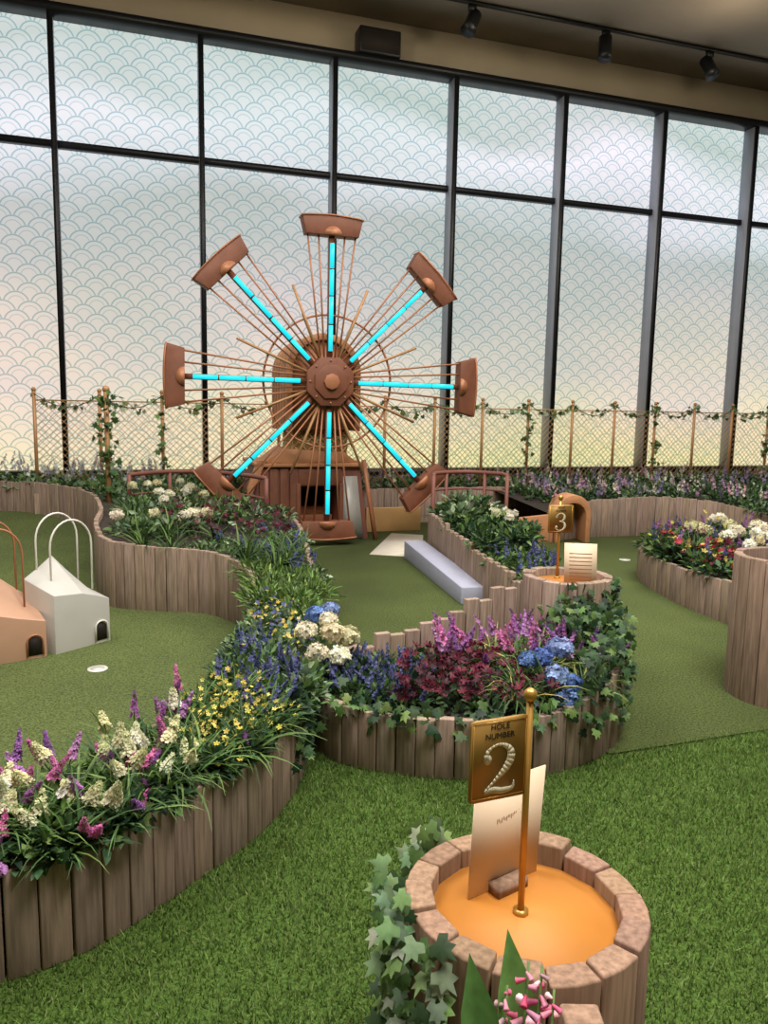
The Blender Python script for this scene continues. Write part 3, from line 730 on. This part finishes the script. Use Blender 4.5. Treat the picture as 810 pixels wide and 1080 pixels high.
bush(m,bedB.pts(26,0,.12,-.1,.9,.40),.13,90,.07,NLEAF,[S(96,128,60),S(120,146,80),S(84,110,56)])
blooms(m,bedA.pts(90,.86,1,.0,.9)+np.array([0,0,.10])+rng.normal(0,.04,(90,3)),.012,YEL)
blooms(m,bedA.pts(60,.88,1,.0,.9)+np.array([0,0,.11])+rng.normal(0,.04,(60,3)),.013,BLUEP); m.build('mixed_shrubs',M_foliage)
n=380; P=bedA.pts(n,.76,1.0,-.12,.03); P[:,2]=rng.uniform(.14,.42,n)
m=MB(); m.inst(IVY,P+rng.normal(0,.02,(n,3)),orient(rng.normal(0,.6,(n,3))+[.4,-.5,-.6],up=(.5,-1,.6)),rng.uniform(.03,.055,n),jcol(DGREEN+GREENS,n)); m.build('trailing_ivy',M_foliage)
# Bed B
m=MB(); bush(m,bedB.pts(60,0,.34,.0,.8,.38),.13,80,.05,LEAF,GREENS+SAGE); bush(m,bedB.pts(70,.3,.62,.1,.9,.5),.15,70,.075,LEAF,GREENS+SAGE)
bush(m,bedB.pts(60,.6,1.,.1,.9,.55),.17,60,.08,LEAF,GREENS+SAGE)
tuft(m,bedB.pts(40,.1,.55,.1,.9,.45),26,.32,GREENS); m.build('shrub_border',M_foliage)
m=MB(); balls(m,bedB.pts(15,.22,.6,.3,.95)+np.array([0,0,.15]),.052,HYDW,60,.022); m.build('white_hydrangea_flowers',M_foliage)
m=MB(); spikes(m,bedB.pts(44,.1,.30,.0,.5,.42),.15,BLUEP,26,.016,.012,.35,.55); m.build('lavender_flowers',M_foliage)
m=MB(); blooms(m,bedB.pts(190,.22,.40,.1,.7)+np.array([0,0,.13])+rng.normal(0,.04,(190,3)),.028,BURG,FL6); m.build('burgundy_flowers',M_foliage)
m=MB(); spikes(m,bedB.pts(80,.6,1.,.0,1,.6),.3,[S(200,206,200),S(170,170,186)],16,.03,.02,.3,.5); m.build('pale_spire_flowers',M_foliage)
# Bed C
m=MB(); bush(m,bedC.pts(80,.05,.95,.1,.9,.26),.11,80,.05,LEAF,GREENS+DGREEN); tuft(m,bedC.pts(16,.5,.80,.1,.8,.3),40,.21,GREENS+[S(180,176,100)],.9)
m.build('flower_bed_leaves',M_foliage)
def at(lst): return np.array(lst,float)
m=MB(); balls(m,at([(-.37,3.66,.51),(-.24,3.66,.50),(-.31,3.56,.43),(-.17,3.70,.47),(-.20,3.58,.41),(-.27,3.75,.54)]),.054,HYDW,100,.015); m.build('white_hydrangea_flowers',M_foliage)
m=MB(); balls(m,at([(-.27,3.86,.56),(-.34,3.8,.55)]),.048,HYDB,80,.015)
balls(m,at([(.76,3.5,.45),(.86,3.58,.47),(.70,3.52,.43),(.80,3.38,.40),(.88,3.40,.36),(.84,3.34,.31)]),.056,HYDB,100,.015); m.build('blue_hydrangea_flowers',M_foliage)
m=MB(); spikes(m,bedC.pts(80,.06,.36,.1,.75,.26),.15,BLUEP,40,.016,.010,.4,.65); m.build('lavender_flowers',M_foliage)
m=MB(); P=bedC.pts(320,.30,.66,.02,.75); P[:,2]=rng.uniform(.31,.42,320); blooms(m,P,.027,BURG,FL6); m.build('burgundy_flowers',M_foliage)
m=MB(); spikes(m,bedC.pts(52,.42,.84,.45,1,.33),.20,PUR+PINK,44,.018,.011,.4,.55); spikes(m,bedC.pts(12,.74,.92,.1,.7,.33),.22,PUR+PINK,44,.016,.010,.7,.5); m.build('purple_heather_flowers',M_foliage)
def ivymass(name,P,size=(.035,.06),col=DGREEN+GREENS,push=(0,-.7,-.5),up=(0,-1,.5)):
    n=len(P); m=MB(); m.inst(IVY,P,orient(rng.normal(0,.5,(n,3))+np.array(push),up=up,jit=.4),rng.uniform(size[0],size[1],n),jcol(col,n)); return m.build(name,M_foliage)
def along(n,t0,t1,w0,w1,za,zb):
    P=bedC.pts(n,t0,t1,w0,w1); P[:,2]=rng.uniform(za,zb,n); return P+rng.normal(0,.015,(n,3))
P=np.vstack([along(130,.12,.45,-.08,.08,.22,.33),along(60,.45,.66,-.06,.05,.25,.32),along(320,.66,1.0,-.08,.1,.14,.56),along(240,.80,1.0,.0,.9,.38,.58)])
ivymass('trailing_ivy',P)
a=rng.uniform(-2.1,.6,240); P=np.stack([1.07+.275*np.cos(a),4.38+.275*np.sin(a),rng.uniform(.25,.64,240)],1)+rng.normal(0,.015,(240,3))
ivymass('barrel_ivy',P)
# Bed G
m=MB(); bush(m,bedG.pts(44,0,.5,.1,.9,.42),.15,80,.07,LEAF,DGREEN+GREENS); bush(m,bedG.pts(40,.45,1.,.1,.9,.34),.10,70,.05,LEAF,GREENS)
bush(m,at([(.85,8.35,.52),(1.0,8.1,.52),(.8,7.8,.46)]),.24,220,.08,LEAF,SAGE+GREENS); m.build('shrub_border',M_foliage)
m=MB(); spikes(m,bedG.pts(60,.4,.75,.2,.9,.34),.14,BLUEP,20,.016,.012,.3,.6); m.build('lavender_flowers',M_foliage)
m=MB(); balls(m,bedG.pts(9,.05,.35,.3,.9)+np.array([0,0,.24]),.045,HYDW,40,.018); m.build('white_hydrangea_flowers',M_foliage)
# Bed D
m=MB(); bush(m,bedD.pts(110,.2,1,.02,.7,.34),.17,80,.07,LEAF,GREENS+DGREEN); tuft(m,bedD.pts(20,.3,.9,.1,.7,.34),26,.3); m.build('shrub_border',M_foliage)
m=MB(); balls(m,bedD.pts(38,.25,.85,.25,.9)+np.array([0,0,.22]),.058,HYDW,60,.024); m.build('white_hydrangea_flowers',M_foliage)
m=MB(); blooms(m,bedD.pts(260,.4,.9,.02,.5)+np.array([0,0,.13])+rng.normal(0,.05,(260,3)),.032,RED+BURG,FL6); blooms(m,bedD.pts(120,.3,.9,.02,.5)+np.array([0,0,.14])+rng.normal(0,.05,(120,3)),.026,YEL); m.build('red_and_yellow_flowers',M_foliage)
m=MB(); spikes(m,bedD.pts(60,.2,.95,.03,.6,.36),.24,PUR+BLUEP,20,.022,.015,.35,.55); m.build('purple_heather_flowers',M_foliage)
# Beds F and H
m=MB(); bush(m,bedF.pts(130,0,1,.0,1,.43),.17,60,.075,LEAF,DGREEN+SAGE+GREENS); m.build('shrub_border',M_foliage)
m=MB(); spikes(m,bedF.pts(150,.0,1,.0,1,.48),.24,[S(176,136,170),S(150,140,176),S(204,160,180),S(220,216,200)],14,.028,.02,.3,.6); m.build('heather_flowers',M_foliage)
m=MB(); bush(m,bedH.pts(270,0,1,.0,.7,.48),.16,60,.08,LEAF,DGREEN+GREENS+SAGE); m.build('shrub_border',M_foliage)
m=MB(); spikes(m,bedH.pts(170,.0,1,.0,.7,.5),.24,[S(160,124,158),S(140,130,166),S(200,160,176),S(204,206,190)],12,.03,.022,.3,.6); m.build('heather_flowers',M_foliage)
m=MB(); bush(m,at([(2.31,4.25,.72)]),.16,120,.05,LEAF,DGREEN); m.build('barrel_foliage',M_foliage)

# foreground barrel ivy + pink foxglove with its little tub
P=[]
for st in range(15):
    a0=rng.uniform(math.radians(118),math.radians(222)); z=.62-rng.uniform(0,.08); r=.266+rng.uniform(0,.035)
    a=a0
    while z>.0:
        P.append((.32+r*math.cos(a)+rng.normal(0,.010),1.54+r*math.sin(a)+rng.normal(0,.010),z)); z-=rng.uniform(.012,.026); a+=rng.normal(.006,.03)
P=np.array(P); n=len(P)
vm=MB(); D=np.stack([P[:,0]-.32,P[:,1]-1.54,np.zeros(n)],1)*1.2+rng.normal(0,.5,(n,3))+[-.1,-.2,-.5]
vm.inst(IVY,P,orient(D,up=(-.5,-1,.9),jit=.35),rng.uniform(.030,.055,n),jcol(SAGE+GREENS+[S(104,138,98),S(120,150,100)],n,.15)); vm.build('barrel_ivy',M_foliage)
tub=[(.27+.16*math.cos(t),1.07+.155*math.sin(t),.47) for t in np.linspace(math.radians(200),math.radians(-20),9)][:]
o=palisade('tub_boards',tub,bw=.075,th=.045,col=NW)
mb=MB(); mb.box((.365,1.225,.275),(.07,.05,.55),col=np.array(NW)); ob=mb.build('tall_board',M_wood,bevel=.006)
so=MB(); so.extrude(ring_poly(.14),(.27,1.07,.40),(1,0,0),(0,1,0),(0,0,1),.02); 
group('wooden_flower_tub',[o,ob,so.build('soil',M_soil)],(.27,1.07,0))
m=MB(); b0=np.array([.235,1.12,.42])
for (dx,dy,hh,ang) in ((0.01,0,.27,.1),(.04,.03,.24,.9),(-.02,.02,.21,2),(.055,.0,.22,3)):
    top=b0+[dx+.01,dy+.05,hh]
    m.tube([b0+[dx,dy,0],b0+[dx,dy+.02,hh*.6],top],.0025,5,S(110,140,80))
    for i in range(11):
        a=i*2.4+ang; z=hh*(.5+.5*i/11); p=b0+np.array([dx+.005,dy+.045*z/hh,z])
        d=np.array([math.cos(a),math.sin(a),-.45]); d/=np.linalg.norm(d); L0=.029*(1-.05*i); q=(1-.05*i)
        m.tube([p,p+d*L0*.35,p+d*L0*.7,p+d*L0,p+d*L0*1.08],[.002,.006*q,.0075*q,.009*q,.0115*q],8,jcol([S(226,110,150),S(240,160,186),S(214,90,130),S(244,200,206)],1)[0])
for (dx,dy,dd,ll) in ((-.035,.03,(-.15,.1,1),.27),(.02,.06,(-.08,.1,1),.29),(-.05,-.02,(-.5,.0,1),.17),(.06,0,(.6,.1,1),.16),(0,-.02,(0,-.4,1),.14)):
    m.inst(leafT(.30),np.array([b0+[dx,dy,0]]),orient(np.array([dd],float),up=(0,-1,.2),jit=.12),np.array([ll]),jcol([S(104,150,80)],1,.08))
m.build('pink_foxglove',M_foliage)

# ------------------------------------------------------------ ceiling fittings
m=MB(); m.box(WL(4.2,1.04,CEIL-.03),(10,.05,.05),Dx,Nx); tr=[m.build('rail',M_black)]
for s,tilt,lat in ((.89,.5,-.5),(3.19,.05,.0),(5.19,.45,.4)):
    h=MB(); c=WL(s,1.04,CEIL-.10); h.box(c,(.12,.06,.09),Dx,Nx); h.tube([c,c-Z*.12],.015,6)
    p=c-Z*.2; ax=norm(np.array([math.sin(lat)*.8,-tilt,-1.0])); h.tube([p-ax*.17,p-ax*.16,p+ax*.1,p+ax*.18],[.07,.10,.10,.12],14); tr.append(h.build('spot_head',M_black))
group('track_light',tr,tuple(WL(4.2,1.04,CEIL)))
m=MB(); m.box(WL(-.32,.24,7.12),(.66,.30,.38),Dx,Nx); m.box(WL(-.32,.05,7.12),(.2,.1,.1),Dx,Nx)
sp=[m.build('cabinet',M_black,bevel=.02)]
g=MB(); g.box(WL(-.32,.395,7.12),(.6,.012,.31),Dx,Nx); sp.append(g.build('grille',M_dark)); group('wall_speaker',sp,tuple(WL(-.32,.2,7.12)))

# ------------------------------------------------------------ lights
def area(name,loc,size,power,col,rot=(0,0,0)):
    l=bpy.data.lights.new(name,'AREA'); l.size=size; l.energy=power; l.color=col; o=bpy.data.objects.new(name,l); o.location=loc; o.rotation_euler=rot; scene.collection.objects.link(o)
area('overhead_fill',(1.8,1.2,7.5),3.5,900,(1,.95,.87))  # overhead area lights are added fill, out of view, brightening turf and planters
area('overhead_fill',(-3.2,3.5,7.5),3.5,520,(1,.95,.89))
area('overhead_fill',(3.5,7.5,7.5),3.0,420,(1,.93,.86))
def wall_fill(s,off,z,e):  # warm point fill, added to lift the dark wall band and ceiling
    l=bpy.data.lights.new('wall_fill_light','POINT'); l.energy=e; l.color=(1,.84,.62); l.shadow_soft_size=.15
    o=bpy.data.objects.new('wall_fill_light',l); o.location=WL(s,off,z); scene.collection.objects.link(o)
for s,e in ((-5.4,44),(-2.0,50),(1.3,42),(4.6,34),(7.4,20)): wall_fill(s,2.4,6.7,e)
wd=bpy.data.worlds.new('world'); scene.world=wd; wd.use_nodes=True
wd.node_tree.nodes['Background'].inputs[0].default_value=(.8,.9,1,1); wd.node_tree.nodes['Background'].inputs[1].default_value=.6

# ------------------------------------------------------------ camera
cd=bpy.data.cameras.new('camera'); cam=bpy.data.objects.new('camera',cd); scene.collection.objects.link(cam)
cd.sensor_fit='VERTICAL'; cd.sensor_height=24; cd.lens=24*811/1080; cd.clip_start=.05
cam.matrix_world=Matrix.Translation((0,0,1.6))@Matrix.Rotation(math.radians(82.3),4,'X')@Matrix.Rotation(math.radians(1.06),4,'Z')
scene.camera=cam
